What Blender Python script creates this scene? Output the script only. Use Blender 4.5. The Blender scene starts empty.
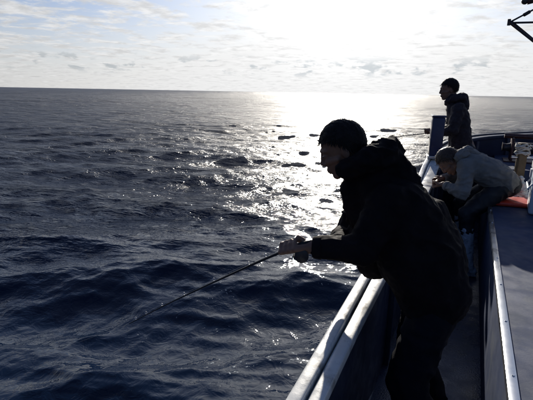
import bpy, bmesh, math, random
import numpy as np
from mathutils import Vector, Matrix, Quaternion

R = math.radians
random.seed(7)
rng = np.random.default_rng(11)
scene = bpy.context.scene
C = scene.collection

# ------------------------------------------------------------------ camera
CAM_H = 1.6
F_PX, W_PX, H_PX = 430.0, 533.0, 400.0
yaw, roll, pitch = R(25), R(1.07), math.atan(108 / F_PX)
fw = Vector((-math.sin(yaw) * math.cos(pitch), math.cos(yaw) * math.cos(pitch), -math.sin(pitch)))
r0 = Vector((math.cos(yaw), math.sin(yaw), 0))
u0 = r0.cross(fw)
rv = r0 * math.cos(roll) + u0 * math.sin(roll)
uv = -r0 * math.sin(roll) + u0 * math.cos(roll)
cd = bpy.data.cameras.new('camera')
cam = bpy.data.objects.new('camera', cd)
C.objects.link(cam)
cam.matrix_world = Matrix(((rv.x, uv.x, -fw.x, 0), (rv.y, uv.y, -fw.y, 0), (rv.z, uv.z, -fw.z, CAM_H), (0, 0, 0, 1)))
cd.sensor_width = 36
cd.lens = 36 * F_PX / W_PX
cd.clip_start = 0.05
cd.clip_end = 40000
scene.camera = cam

# ------------------------------------------------------------------ sun and sky
SUN_AZ, SUN_EL = R(-15.5), R(17)
S = Vector((math.sin(SUN_AZ) * math.cos(SUN_EL), math.cos(SUN_AZ) * math.cos(SUN_EL), math.sin(SUN_EL)))
sl = bpy.data.lights.new('sun', 'SUN')
sl.energy = 4.5
sl.angle = R(0.53)
sl.color = (1.0, 0.93, 0.82)
so = bpy.data.objects.new('sun', sl)
C.objects.link(so)
so.rotation_euler = S.to_track_quat('Z', 'Y').to_euler()
so.location = S * 50

world = bpy.data.worlds.new('World')
scene.world = world
world.use_nodes = True
wt = world.node_tree
for n in list(wt.nodes):
    wt.nodes.remove(n)


class NT:
    """small helper to write node trees"""
    def __init__(s, tree):
        s.t = tree

    def n(s, typ, **kw):
        nd = s.t.nodes.new(typ)
        for k, v in kw.items():
            setattr(nd, k, v)
        return nd

    def put(s, sock, v):
        if isinstance(v, bpy.types.NodeSocket):
            s.t.links.new(v, sock)
        elif v is not None:
            sock.default_value = v

    def math(s, op, a, b=None, c=None, clamp=False):
        nd = s.n('ShaderNodeMath', operation=op, use_clamp=clamp)
        for i, v in enumerate((a, b, c)):
            s.put(nd.inputs[i], v)
        return nd.outputs[0]

    def vmath(s, op, a, b=None):
        nd = s.n('ShaderNodeVectorMath', operation=op)
        s.put(nd.inputs[0], a)
        if b is not None:
            s.put(nd.inputs[1], b)
        return nd.outputs['Value'] if op in ('DOT_PRODUCT', 'LENGTH') else nd.outputs[0]

    def noise(s, vec, scale, detail=4, rough=0.55, dist=0.0):
        nd = s.n('ShaderNodeTexNoise')
        if vec is not None:
            s.put(nd.inputs['Vector'], vec)
        nd.inputs['Scale'].default_value = scale
        nd.inputs['Detail'].default_value = detail
        nd.inputs['Roughness'].default_value = rough
        nd.inputs['Distortion'].default_value = dist
        return nd.outputs['Fac']

    def ramp(s, v, lo, hi, a=0.0, b=1.0):
        nd = s.n('ShaderNodeMapRange', interpolation_type='SMOOTHSTEP')
        s.put(nd.inputs[0], v)
        for i, x in enumerate((lo, hi, a, b)):
            nd.inputs[i + 1].default_value = x
        return nd.outputs[0]

    def mix(s, f, a, b, blend='MIX'):
        nd = s.n('ShaderNodeMix', data_type='RGBA', blend_type=blend)
        s.put(nd.inputs[0], f)
        s.put(nd.inputs[6], a)
        s.put(nd.inputs[7], b)
        return nd.outputs[2]

    def comb(s, x, y, z):
        nd = s.n('ShaderNodeCombineXYZ')
        for i, v in enumerate((x, y, z)):
            s.put(nd.inputs[i], v)
        return nd.outputs[0]


w = NT(wt)
sky = w.n('ShaderNodeTexSky', sky_type='NISHITA')
sky.sun_disc = False
sky.sun_elevation = SUN_EL
sky.sun_rotation = SUN_AZ
sky.altitude = 0
sky.air_density = 1.0
sky.dust_density = 1.0
sky.ozone_density = 2.5
tc = w.n('ShaderNodeTexCoord')
dirv = w.vmath('NORMALIZE', tc.outputs['Generated'])
sep = w.n('ShaderNodeSeparateXYZ')
w.put(sep.inputs[0], dirv)
dx, dy, dz = sep.outputs
zc = w.math('MAXIMUM', dz, 0.0)
den = w.math('ADD', zc, 0.07)
px = w.math('DIVIDE', dx, den)
py = w.math('DIVIDE', dy, den)
plane = w.comb(px, py, 0.0)
# broken sheets of high cloud
big = w.noise(plane, 2.3, 7, 0.66, 0.25)
cl1 = w.math('MULTIPLY', w.ramp(big, 0.43, 0.60), w.ramp(zc, 0.6, 0.2, 0.08, 1.0))
# small grey cumulus low over the horizon: angular coordinates
az = w.math('ARCTAN2', dx, dy)
lowv = w.comb(w.math('MULTIPLY', az, 13.0), w.math('MULTIPLY', dz, 34.0), 3.7)
low = w.noise(lowv, 1.5, 4, 0.55, 0.2)
band = w.math('MULTIPLY', w.ramp(dz, 0.028, 0.045), w.ramp(dz, 0.085, 0.055))
cl2 = w.math('MULTIPLY', w.ramp(low, 0.53, 0.63), band)
# sunward brightening of thin cloud (forward scattering round the sun)
cs = w.math('MAXIMUM', w.vmath('DOT_PRODUCT', dirv, tuple(S)), 0.0)
fwd0 = cs
fwd = w.math('POWER', cs, 14.0)
fwd2 = w.math('POWER', cs, 90.0)
lum = w.math('ADD', w.math('ADD', w.math('MULTIPLY_ADD', fwd0, 6.6, 0.9), w.math('MULTIPLY', fwd, 0.9)), w.math('MULTIPLY', fwd2, 10.0))
white = w.mix(1.0, (0.985, 0.985, 0.985, 1), w.comb(lum, lum, lum), 'MULTIPLY')
lum2 = w.math('MULTIPLY', lum, 0.66)
grey = w.mix(1.0, (0.88, 0.95, 1.0, 1), w.comb(lum2, lum2, lum2), 'MULTIPLY')
# thin milky veil over all of the sky, thicker to the horizon and round the sun
veil = w.math('ADD', w.math('MULTIPLY', w.ramp(zc, 0.20, 0.0, 0.20, 0.88), w.ramp(zc, 0.65, 0.2, 0.2, 1.0)), w.math('MULTIPLY', fwd, 0.72), clamp=True)
skyc = w.mix(1.0, sky.outputs[0], (0.42, 0.53, 0.77, 1), 'MULTIPLY')
c0 = w.mix(veil, skyc, white)
shade = w.ramp(w.noise(plane, 4.3, 5, 0.6, 0.3), 0.35, 0.65, 0.80, 1.08)
white_c = w.mix(1.0, white, w.comb(shade, shade, shade), 'MULTIPLY')
c1 = w.mix(w.math('MULTIPLY', cl1, 0.9), c0, white_c)
c2 = w.mix(w.math('MULTIPLY', cl2, 0.85), c1, grey)
bg = w.n('ShaderNodeBackground')
bg.inputs['Strength'].default_value = 0.10
w.put(bg.inputs['Color'], c2)
wo = w.n('ShaderNodeOutputWorld')
w.put(wo.inputs['Surface'], bg.outputs[0])

vs = scene.view_settings
vs.view_transform = 'Standard'
vs.look = 'None'
vs.exposure = 0.28
vs.gamma = 1.0
vs.use_curve_mapping = False
scene.render.engine = 'CYCLES'


# ------------------------------------------------------------------ materials
def mat(name, color, rough=0.6, metal=0.0, var=0.25, scale=8.0, bump=0.0, bscale=60.0, dirt=None, dirt_scale=3.0,
        dirt_lo=0.5, dirt_hi=0.7, coat=0.0, spec=0.5, rvar=0.12, transm=0.0, sheen=0.0):
    m = bpy.data.materials.new(name)
    m.use_nodes = True
    t = NT(m.node_tree)
    b = m.node_tree.nodes['Principled BSDF']
    co = t.n('ShaderNodeTexCoord').outputs['Object']
    nz = t.noise(co, scale, 5, 0.6)
    dark = tuple(c * (1 - var) for c in color) + (1,)
    lite = tuple(min(1, c * (1 + var)) for c in color) + (1,)
    col = t.mix(t.ramp(nz, 0.3, 0.7), dark, lite)
    if dirt:
        d = t.noise(co, dirt_scale, 6, 0.65, 0.4)
        col = t.mix(t.ramp(d, dirt_lo, dirt_hi), col, tuple(dirt) + (1,))
    t.put(b.inputs['Base Color'], col)
    n2 = t.noise(co, scale * 2.3, 4, 0.6)
    t.put(b.inputs['Roughness'], t.ramp(n2, 0.3, 0.7, max(0.02, rough - rvar), min(1, rough + rvar)))
    b.inputs['Metallic'].default_value = metal
    b.inputs['Coat Weight'].default_value = coat
    b.inputs['Specular IOR Level'].default_value = spec
    b.inputs['Transmission Weight'].default_value = transm
    b.inputs['Sheen Weight'].default_value = sheen
    if bump:
        bp = t.n('ShaderNodeBump')
        bp.inputs['Strength'].default_value = 1.0
        bp.inputs['Distance'].default_value = bump
        t.put(bp.inputs['Height'], t.noise(co, bscale, 4, 0.6))
        t.put(b.inputs['Normal'], bp.outputs[0])
    return m


M = {
    'frp_white': mat('white_gelcoat', (0.74, 0.74, 0.71), 0.32, var=0.07, scale=5, dirt=(0.34, 0.32, 0.28), dirt_scale=11, dirt_lo=0.5, dirt_hi=0.72, bump=0.0006, bscale=40),
    'bulwark': mat('blue_bulwark_paint', (0.022, 0.03, 0.06), 0.4, var=0.2, scale=4, dirt=(0.05, 0.05, 0.06), dirt_scale=6, dirt_lo=0.58, dirt_hi=0.75, bump=0.0008),
    'hull': mat('white_hull_paint', (0.62, 0.64, 0.66), 0.3, var=0.06, dirt=(0.30, 0.27, 0.22), dirt_scale=2),
    'walk': mat('wet_walkway_paint', (0.035, 0.045, 0.08), 0.3, var=0.3, scale=3, bump=0.0015, bscale=90, dirt=(0.03, 0.035, 0.05), dirt_scale=5, rvar=0.2),
    'deck': mat('raised_deck_paint', (0.045, 0.062, 0.12), 0.72, var=0.14, scale=3.5, bump=0.0004, bscale=120, dirt=(0.07, 0.085, 0.125), dirt_scale=4, dirt_lo=0.46, dirt_hi=0.66, rvar=0.12, spec=0.16),
    'steel': mat('stainless_steel', (0.60, 0.61, 0.63), 0.3, 1.0, var=0.06, scale=4, rvar=0.05),
    'dark_metal': mat('dark_painted_steel', (0.05, 0.045, 0.05), 0.45, 0.4, var=0.3, scale=12, dirt=(0.14, 0.06, 0.03), dirt_scale=16, dirt_lo=0.58, dirt_hi=0.7),
    'blue_box': mat('dark_blue_plastic', (0.022, 0.03, 0.085), 0.38, var=0.2, scale=6, dirt=(0.08, 0.08, 0.1), dirt_scale=14, dirt_lo=0.6, dirt_hi=0.75),
    'red': mat('red_vinyl', (0.55, 0.05, 0.03), 0.45, var=0.2, scale=10, bump=0.001, bscale=120),
    'maroon': mat('maroon_paint', (0.055, 0.014, 0.014), 0.5, var=0.25, dirt=(0.05, 0.03, 0.025), dirt_scale=12),
    'wood': mat('varnished_wood', (0.13, 0.085, 0.038), 0.6, var=0.3, scale=14, bump=0.001, bscale=70),
    'rope': mat('pale_rope', (0.55, 0.52, 0.46), 0.85, var=0.25, scale=40, bump=0.002, bscale=220),
    'cooler': mat('pale_blue_plastic', (0.48, 0.58, 0.68), 0.4, var=0.06, scale=6, dirt=(0.3, 0.32, 0.34), dirt_scale=8, dirt_lo=0.6, dirt_hi=0.8),
    'cooler_lid': mat('white_lid_plastic', (0.72, 0.74, 0.76), 0.4, var=0.05),
    'sun_patch': mat('sun_patch_white', (0.75, 0.73, 0.66), 0.9, var=0.1, scale=20, bump=0.002, bscale=300),  # white of the added shape that stands in for a sunlit patch
    'rod': mat('rod_blank', (0.015, 0.015, 0.018), 0.25, var=0.2, coat=0.4),
    'grip': mat('rod_grip_foam', (0.02, 0.02, 0.02), 0.85, var=0.2),
    'line': mat('fishing_line', (0.35, 0.35, 0.34), 0.4, var=0.05),
    'reel': mat('reel_metal', (0.03, 0.03, 0.035), 0.35, 0.3, var=0.2),
    'skin': mat('skin', (0.22, 0.12, 0.08), 0.6, var=0.1, scale=18, bump=0.0006, bscale=200),
    'hair': mat('black_hair', (0.014, 0.011, 0.010), 0.6, var=0.35, scale=60, spec=0.2),
    'hair_brown': mat('brown_hair', (0.045, 0.024, 0.013), 0.5, var=0.35, scale=60),
    'eye': mat('eye_dark', (0.03, 0.02, 0.02), 0.15, var=0.1),
    'jacket_black': mat('black_jacket_fabric', (0.012, 0.010, 0.012), 0.8, var=0.25, scale=12, bump=0.0008, bscale=260, spec=0.06),
    'jacket_trim': mat('jacket_trim', (0.016, 0.014, 0.016), 0.8, var=0.2, spec=0.08),
    'trousers_navy': mat('navy_wading_trousers', (0.007, 0.008, 0.014), 0.8, var=0.25, scale=10, bump=0.0008, bscale=200, spec=0.1),
    'jacket_grey': mat('pale_grey_jacket_fabric', (0.215, 0.205, 0.19), 0.85, var=0.1, scale=10, bump=0.0008, bscale=240, dirt=(0.155, 0.148, 0.138), dirt_scale=7, spec=0.15),
    'trousers_black': mat('black_trousers', (0.014, 0.014, 0.018), 0.65, var=0.2, bump=0.0008, bscale=200),
    'boot_pale': mat('pale_rubber_boot', (0.55, 0.60, 0.65), 0.35, var=0.1, scale=9, dirt=(0.14, 0.15, 0.17), dirt_scale=11),
    'boot_black': mat('black_rubber_boot', (0.015, 0.015, 0.016), 0.3, var=0.2),
    'jacket_brown': mat('dark_plum_jacket_fabric', (0.022, 0.014, 0.019), 0.8, var=0.25, scale=12, bump=0.0008, bscale=240),
    'glass': mat('lamp_glass', (0.5, 0.08, 0.06), 0.1, var=0.05, transm=0.5),
    'rubber': mat('black_rubber', (0.02, 0.02, 0.02), 0.6, var=0.2),
}


# ------------------------------------------------------------------ object helpers
def link(name, me, material, parent=None, smooth=True):
    o = bpy.data.objects.new(name, me)
    C.objects.link(o)
    if material is not None:
        me.materials.clear()
        me.materials.append(M[material] if isinstance(material, str) else material)
    if smooth and len(me.polygons):
        me.polygons.foreach_set('use_smooth', np.ones(len(me.polygons), dtype=bool))
    if parent is not None:
        o.parent = parent
        o.matrix_parent_inverse = parent.matrix_world.inverted()
    return o


def empty(name, loc, label, cat, group=None):
    o = bpy.data.objects.new(name, None)
    C.objects.link(o)
    o.empty_display_size = 0.1
    o.location = loc
    o.matrix_world = Matrix.Translation(Vector(loc))
    o['label'] = label
    o['category'] = cat
    if group:
        o['group'] = group
    return o


def bm_mesh(bm, name):
    bmesh.ops.recalc_face_normals(bm, faces=bm.faces[:])
    me = bpy.data.meshes.new(name)
    bm.to_mesh(me)
    bm.free()
    return me


def auto_smooth(o, ang=35):
    me = o.data
    me.polygons.foreach_set('use_smooth', np.ones(len(me.polygons), dtype=bool))
    bm = bmesh.new()
    bm.from_mesh(me)
    for e in bm.edges:
        e.smooth = not (len(e.link_faces) == 2 and e.calc_face_angle(0) > R(ang))
    bm.to_mesh(me)
    bm.free()


def box_bm(bm, c, size, rot=None, bev=0.0, seg=2):
    nb = bmesh.new()
    bmesh.ops.create_cube(nb, size=1.0)
    bmesh.ops.scale(nb, vec=size, verts=nb.verts)
    if bev:
        bmesh.ops.bevel(nb, geom=nb.edges[:], offset=bev, segments=seg, affect='EDGES', profile=0.5)
    mx = Matrix.Translation(Vector(c)) @ (rot.to_4x4() if rot is not None else Matrix())
    bmesh.ops.transform(nb, matrix=mx, verts=nb.verts)
    tmp = bpy.data.meshes.new('t')
    nb.to_mesh(tmp)
    nb.free()
    bm.from_mesh(tmp)
    bpy.data.meshes.remove(tmp)


def box(name, c, size, material, parent=None, rot=None, bev=0.004, seg=2):
    bm = bmesh.new()
    box_bm(bm, c, size, rot, bev, seg)
    o = link(name, bm_mesh(bm, name), material, parent)
    auto_smooth(o)
    return o


def tube_bm(bm, pts, radii, n=10, caps=True):
    pts = [Vector(p) for p in pts]
    if not isinstance(radii, (list, tuple)):
        radii = [radii] * len(pts)
    rings = []
    prev = None
    for i, p in enumerate(pts):
        a = pts[max(0, i - 1)]
        b = pts[min(len(pts) - 1, i + 1)]
        t = (b - a).normalized()
        if prev is None:
            x = t.orthogonal().normalized()
        else:
            x = (prev - t * prev.dot(t)).normalized()
        prev = x
        y = t.cross(x)
        rings.append([bm.verts.new(p + (x * math.cos(k * 2 * math.pi / n) + y * math.sin(k * 2 * math.pi / n)) * radii[i]) for k in range(n)])
    for a, b in zip(rings, rings[1:]):
        for k in range(n):
            bm.faces.new((a[k], a[(k + 1) % n], b[(k + 1) % n], b[k]))
    if caps:
        bm.faces.new(rings[0])
        bm.faces.new(rings[-1])


def tube(name, pts, radii, material, parent=None, n=10):
    bm = bmesh.new()
    tube_bm(bm, pts, radii, n)
    o = link(name, bm_mesh(bm, name), material, parent)
    auto_smooth(o, 50)
    return o


def catmull(pts, per=8):
    P = [np.array(p, float) for p in pts]
    P = [2 * P[0] - P[1]] + P + [2 * P[-1] - P[-2]]
    out = []
    for i in range(1, len(P) - 2):
        for k in range(per):
            t = k / per
            a, b, c, d = P[i - 1], P[i], P[i + 1], P[i + 2]
            out.append(0.5 * ((2 * b) + (c - a) * t + (2 * a - 5 * b + 4 * c - d) * t * t + (3 * b - a - 3 * c + d) * t ** 3))
    out.append(P[-2])
    return np.array(out)


def noise3(p, scale, seed=0, n=26):
    """smooth quasi-random field from summed plane waves, about -1..1"""
    g = np.random.default_rng(seed)
    k = g.normal(size=(n, 3))
    k /= np.linalg.norm(k, axis=1)[:, None]
    k *= (scale * g.uniform(0.6, 1.5, n))[:, None]
    ph = g.uniform(0, 6.283, n)
    return np.sin(p @ k.T + ph).sum(1) / math.sqrt(n / 2) / 1.6


# ------------------------------------------------------------------ sea
SEA_Z = -0.62


def build_sea():
    a_fine = np.linspace(R(-66), R(18), 570)
    a_rest = np.linspace(R(18), R(294), 130)[1:-1]
    ang = np.concatenate([a_fine, a_rest])
    na = len(ang)
    rr = [1.2]
    while rr[-1] < 14000:
        rr.append(rr[-1] * (1.0046 if rr[-1] < 150 else 1.008 if rr[-1] < 400 else 1.03))
    rr = np.array(rr)
    nr = len(rr)
    A, Rr = np.meshgrid(ang, rr)
    X0 = (np.sin(A) * Rr).ravel()
    Y0 = (np.cos(A) * Rr).ravel()
    r = Rr.ravel()
    X = X0.copy()
    Y = Y0.copy()
    Z = np.zeros_like(X)
    g = np.random.default_rng(5)
    lam = np.concatenate([np.geomspace(13, 22, 5), np.geomspace(2.6, 11, 26), np.geomspace(0.65, 3.2, 40), np.geomspace(0.22, 0.65, 34), np.geomspace(0.09, 0.22, 22)])
    slope = np.concatenate([np.full(5, 0.024), np.full(26, 0.020), np.full(40, 0.038), np.full(34, 0.027), np.full(22, 0.018)])
    wind = R(-26)        # the direction the waves run towards is the reverse: they come out of the sun's quarter
    missing = np.zeros_like(X)
    for l, s in zip(lam, slope):
        spread = R(12) if l > 11 else (R(18) if l > 2.6 else (R(26) if l > 0.65 else R(38)))
        th = wind + g.normal() * spread
        k = 2 * math.pi / l
        ph = g.uniform(0, 6.283)
        dxk, dyk = math.sin(th), math.cos(th)
        att = np.clip((l - 0.010 * r) / (0.010 * r + 1e-6), 0, 1)
        if l < 11:
            att = att * np.clip(1.12 - r / 52.0, 0.34, 1.0)
        s = s * g.uniform(0.6, 1.4)
        amp = s / k * att
        # gusty patches: groups of higher and lower waves
        if l < 11:
            amp = amp * (1 + 0.35 * np.sin(X0 * 1.1 / l ** 0.5 * 0.5 + g.uniform(0, 6)) * np.sin(Y0 * 0.8 / l ** 0.5 * 0.5 + g.uniform(0, 6)))
        q = k * (X0 * dxk + Y0 * dyk) + ph
        Z += amp * np.cos(q)
        X -= 1.0 * amp * dxk * np.sin(q)
        Y -= 1.0 * amp * dyk * np.sin(q)
        missing += (s * s / 2) * (1 - att ** 2)
    Z += SEA_Z
    co = np.empty((nr * na, 3), np.float32)
    co[:, 0] = X
    co[:, 1] = Y
    co[:, 2] = Z
    i = np.arange(nr - 1)[:, None] * na
    j = np.arange(na)[None, :]
    j2 = (j + 1) % na
    f = np.stack([i + j, i + j2, i + na + j2, i + na + j], -1).reshape(-1, 4)[:, ::-1]
    me = bpy.data.meshes.new('sea')
    me.vertices.add(len(co))
    me.vertices.foreach_set('co', co.ravel())
    me.loops.add(f.size)
    me.loops.foreach_set('vertex_index', f.ravel().astype(np.int32))
    me.polygons.add(len(f))
    me.polygons.foreach_set('loop_start', np.arange(0, f.size, 4, dtype=np.int32))
    me.polygons.foreach_set('loop_total', np.full(len(f), 4, np.int32))
    at = me.attributes.new('lod', 'FLOAT', 'POINT')
    at.data.foreach_set('value', np.sqrt(missing).astype(np.float32))
    me.update(calc_edges=True)
    me.validate()

    m = bpy.data.materials.new('sea_water')
    m.use_nodes = True
    t = NT(m.node_tree)
    b = m.node_tree.nodes['Principled BSDF']
    pos = t.n('ShaderNodeNewGeometry').outputs['Position']
    mp = t.n('ShaderNodeMapping')
    mp.vector_type = 'TEXTURE'
    mp.inputs['Rotation'].default_value = (0, 0, R(16))
    mp.inputs['Scale'].default_value = (3.4, 1.0, 1.0)
    t.put(mp.inputs['Vector'], pos)
    p = mp.outputs[0]
    lod = t.n('ShaderNodeAttribute', attribute_name='lod').outputs['Fac']
    # ripples (all distances) and the waves too small for the far mesh
    rip = t.math('MULTIPLY', t.noise(pos, 7.0, 3, 0.6, 0.4), 0.013)
    n1 = t.math('MULTIPLY', t.math('SUBTRACT', t.noise(p, 2.2, 5, 0.70, 0.3), 0.5), 2.9)
    n2 = t.math('MULTIPLY', t.math('SUBTRACT', t.noise(p, 0.55, 4, 0.62, 0.3), 0.5), 2.8)
    n3 = t.math('MULTIPLY', t.math('SUBTRACT', t.noise(p, 0.13, 5, 0.66, 0.3), 0.5), 9.0)
    far = t.math('MULTIPLY', t.math('ADD', t.math('ADD', n1, n2), n3), lod)
    hgt = t.math('ADD', rip, far)
    bp = t.n('ShaderNodeBump')
    bp.inputs['Strength'].default_value = 1.0
    bp.inputs['Distance'].default_value = 1.0
    t.put(bp.inputs['Height'], hgt)
    t.put(b.inputs['Roughness'], t.ramp(lod, 0.03, 0.19, 0.05, 0.40))
    b.inputs['IOR'].default_value = 1.333
    # water colour, with small flecks of foam and bubbles alongside the hull
    vor = t.n('ShaderNodeTexVoronoi')
    vor.inputs['Scale'].default_value = 17.0
    wob = t.n('ShaderNodeTexNoise')
    wob.inputs['Scale'].default_value = 22.0
    wob.inputs['Detail'].default_value = 3.0
    t.put(wob.inputs['Vector'], pos)
    sc = t.n('ShaderNodeVectorMath', operation='SCALE')
    t.put(sc.inputs[0], wob.outputs['Color'])
    sc.inputs['Scale'].default_value = 0.14
    t.put(vor.inputs['Vector'], t.vmath('ADD', pos, sc.outputs[0]))
    patch = t.noise(pos, 0.8, 4, 0.6, 0.5)
    s2 = t.n('ShaderNodeSeparateXYZ')
    t.put(s2.inputs[0], pos)
    near = t.math('MULTIPLY', t.ramp(s2.outputs[0], -4.5, -0.9), t.ramp(s2.outputs[1], 7.0, 3.0))
    dens = t.math('MULTIPLY', t.ramp(patch, 0.36, 0.58), near)
    fleck = t.math('LESS_THAN', vor.outputs['Distance'], t.math('MULTIPLY', dens, t.ramp(t.noise(pos, 14.0, 3, 0.6), 0.42, 0.7, 0.05, 0.34)))
    col = t.mix(t.math('MULTIPLY', fleck, 0.75), (0.002, 0.009, 0.028, 1), (0.45, 0.5, 0.52, 1))
    t.put(b.inputs['Base Color'], col)
    t.put(b.inputs['Normal'], bp.outputs[0])
    o = link('sea', me, m)
    o['kind'] = 'structure'
    return o


build_sea()

# ------------------------------------------------------------------ the boat
boat = empty('fishing_boat', (1.35, 0, -0.62), 'white and blue fishing boat with grey raised deck and narrow side walkway', 'boat')
XC = 1.35
GW = [(-6.0, -0.22, 0.74), (-3.0, -0.33, 0.72), (0.0, -0.385, 0.72), (2.0, -0.415, 0.72), (3.5, -0.43, 0.73), (4.5, -0.44, 0.77),
      (5.2, -0.43, 0.88), (5.8, -0.37, 0.98), (6.3, -0.19, 1.05), (6.8, 0.17, 1.09), (7.4, 0.75, 1.11), (8.0, 1.35, 1.14)]
gl = catmull([(x, y, z) for y, x, z in GW], 8)      # outer edge of the gunwale, port side


def side_normals(path):
    t = np.gradient(path, axis=0)
    n = np.stack([t[:, 1], -t[:, 0]], 1)            # inboard (to starboard)
    return n / np.linalg.norm(n, axis=1)[:, None]


gn = side_normals(gl)


def mirror_x(co):
    c = co.copy()
    c[..., 0] = 2 * XC - c[..., 0]
    return c


def sweep(profile, i0=0, i1=None, zfun=None, close=True, mirror=False):
    """sweep a closed (offset inboard, dz) profile along the gunwale line; profile may be a function of the path index"""
    i1 = len(gl) if i1 is None else i1
    bm = bmesh.new()
    rings = []
    for i in range(i0, i1):
        pr = profile(i) if callable(profile) else profile
        ring = []
        for o, z in pr:
            x = gl[i, 0] + gn[i, 0] * o
            y = gl[i, 1] + gn[i, 1] * o
            x = min(x, XC)
            if mirror:
                x = 2 * XC - x
            ring.append(bm.verts.new((x, y, z if zfun else gl[i, 2] + z)))
        rings.append(ring)
    n = len(rings[0])
    for a, b in zip(rings, rings[1:]):
        for k in range(n if close else n - 1):
            k2 = (k + 1) % n
            bm.faces.new((a[k], a[k2], b[k2], b[k]))
    if close:
        bm.faces.new(rings[0])
        bm.faces.new(rings[-1])
    return bm


def rounded(x0, x1, z0, z1, r=0.008):
    pts = []
    for cx, cz, a0 in ((x1 - r, z1 - r, 0), (x0 + r, z1 - r, 90), (x0 + r, z0 + r, 180), (x1 - r, z0 + r, 270)):
        for k in range(4):
            a = R(a0 + k * 30)
            pts.append((cx + r * math.cos(a), cz + r * math.sin(a)))
    return pts


last = len(gl)
BOW = int(np.argmin(np.abs(gl[:, 1] - 5.75)))


def capw(i):
    return float(np.interp(gl[i, 1], [1.5, 4.5], [0.100, 0.165]))


for mir in (False, True):
    # outer moulding and inner cap of the gunwale with the groove between them; painted dark round the bow
    for nm, pf in (('gunwale_moulding', lambda i: rounded(0.0, 0.045, -0.075, 0.0, 0.007)), ('gunwale_cap', lambda i: rounded(0.052, capw(i), -0.064, -0.018, 0.008))):
        for i0, i1, mm in ((0, BOW + 1, 'frp_white'), (BOW, last, 'bulwark')):
            o = link(nm, bm_mesh(sweep(pf, i0, i1, mirror=mir), nm), mm, boat)
            auto_smooth(o)
    o = link('bulwark', bm_mesh(sweep(lambda i: [(0.052, -0.062), (capw(i) - 0.015, -0.062), (capw(i) - 0.013, -gl[i, 2] - 0.05), (0.052, -gl[i, 2] - 0.05)], mirror=mir), 'bulwark'), 'bulwark', boat)
    auto_smooth(o)
    o = link('hull_side', bm_mesh(sweep(lambda i: [(0.004, -0.05), (0.045, -0.05), (0.20, -gl[i, 2] - 1.2), (0.10, -gl[i, 2] - 1.2)], mirror=mir), 'hull_side'), 'hull', boat)
    auto_smooth(o)
    o = link('rub_rail', bm_mesh(sweep(rounded(-0.028, 0.010, -0.30, -0.24, 0.012), mirror=mir), 'rub_rail'), 'rubber', boat)
    auto_smooth(o)
    # upright frames on the inner face of the bulwark
    for i in range(5, last - 6, 7):
        hh = gl[i, 2] - 0.064
        p = Vector((gl[i, 0] + gn[i, 0] * capw(i), gl[i, 1] + gn[i, 1] * capw(i), hh / 2))
        if mir:
            p.x = 2 * XC - p.x
        box('bulwark_frame', p, (0.034, 0.05, hh - 0.004), 'bulwark', boat,
            rot=Matrix.Rotation(math.atan2(gn[i, 1], gn[i, 0]) * (-1 if mir else 1), 3, 'Z'))


def sheet(name, pts, z, thick, material, bev=0.004):
    bm = bmesh.new()
    vs_ = [bm.verts.new((x, y, z)) for x, y in pts]
    f = bm.faces.new(vs_)
    f.normal_update()
    if f.normal.z < 0:
        f.normal_flip()
    ex = bmesh.ops.extrude_face_region(bm, geom=[f])
    bmesh.ops.translate(bm, vec=(0, 0, -thick), verts=[v for v in ex['geom'] if isinstance(v, bmesh.types.BMVert)])
    o = link(name, bm_mesh(bm, name), material, boat, smooth=False)
    return o


inner = [(min(XC, gl[i, 0] + gn[i, 0] * (capw(i) - 0.02)), gl[i, 1] + gn[i, 1] * (capw(i) - 0.02)) for i in range(last)]
poly = inner + [(2 * XC - x, y) for x, y in reversed(inner[:-1])]
sheet('walkway_deck', poly, 0.0, 0.05, 'walk')
# transom closes the stern
box('transom', (XC, -6.0, 0.05), (3.0, 0.08, 1.3), 'hull', boat)

DX0, DZ = 0.225, 0.635            # port edge and height of the raised centre deck
DY0, DY1 = -4.6, 5.55
bm = bmesh.new()
box_bm(bm, (XC, (DY0 + DY1) / 2, DZ / 2 - 0.0), (2 * (XC - DX0), DY1 - DY0, DZ), bev=0.012, seg=3)
o = link('raised_deck', bm_mesh(bm, 'raised_deck'), 'deck', boat)
auto_smooth(o)
# stainless edging along the raised deck, both sides
for sx in (DX0, 2 * XC - DX0):
    s = 1 if sx < XC else -1
    bm = bmesh.new()
    yl = DY1 - DY0 - 0.05
    box_bm(bm, (sx + s * 0.012, (DY0 + DY1) / 2, DZ + 0.0025), (0.032, yl, 0.009), bev=0.003)
    box_bm(bm, (sx - s * 0.003, (DY0 + DY1) / 2, DZ - 0.018), (0.005, yl, 0.034), bev=0.0015)
    o = link('edge_trim', bm_mesh(bm, 'edge_trim'), 'steel', boat)
    auto_smooth(o)
    k = 0
    y = DY0 + 0.3
    screw = None
    while y < DY1 - 0.2:
        if screw is None:
            bm = bmesh.new()
            bmesh.ops.create_cone(bm, cap_ends=True, segments=10, radius1=0.006, radius2=0.0045, depth=0.003)
            screw = bm_mesh(bm, 'screw')
            screw.materials.append(M['steel'])
        so_ = bpy.data.objects.new('screw', screw)
        C.objects.link(so_)
        so_.location = (sx + s * 0.016, y, DZ + 0.0085)
        so_.parent = o
        y += 0.42
# hatches let into the raised deck
for hy in (-1.6, 0.6, 2.6):
    bm = bmesh.new()
    box_bm(bm, (XC, hy, DZ + 0.014), (1.05, 1.3, 0.028), bev=0.008)
    h_ = link('hatch', bm_mesh(bm, 'hatch'), 'deck', boat)
    auto_smooth(h_)
    for s in (-1, 1):
        tube('hatch_handle', [(XC + s * 0.4, hy - 0.08, DZ + 0.027), (XC + s * 0.4, hy - 0.07, DZ + 0.055), (XC + s * 0.4, hy + 0.07, DZ + 0.055), (XC + s * 0.4, hy + 0.08, DZ + 0.027)], 0.007, 'steel', h_)
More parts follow.
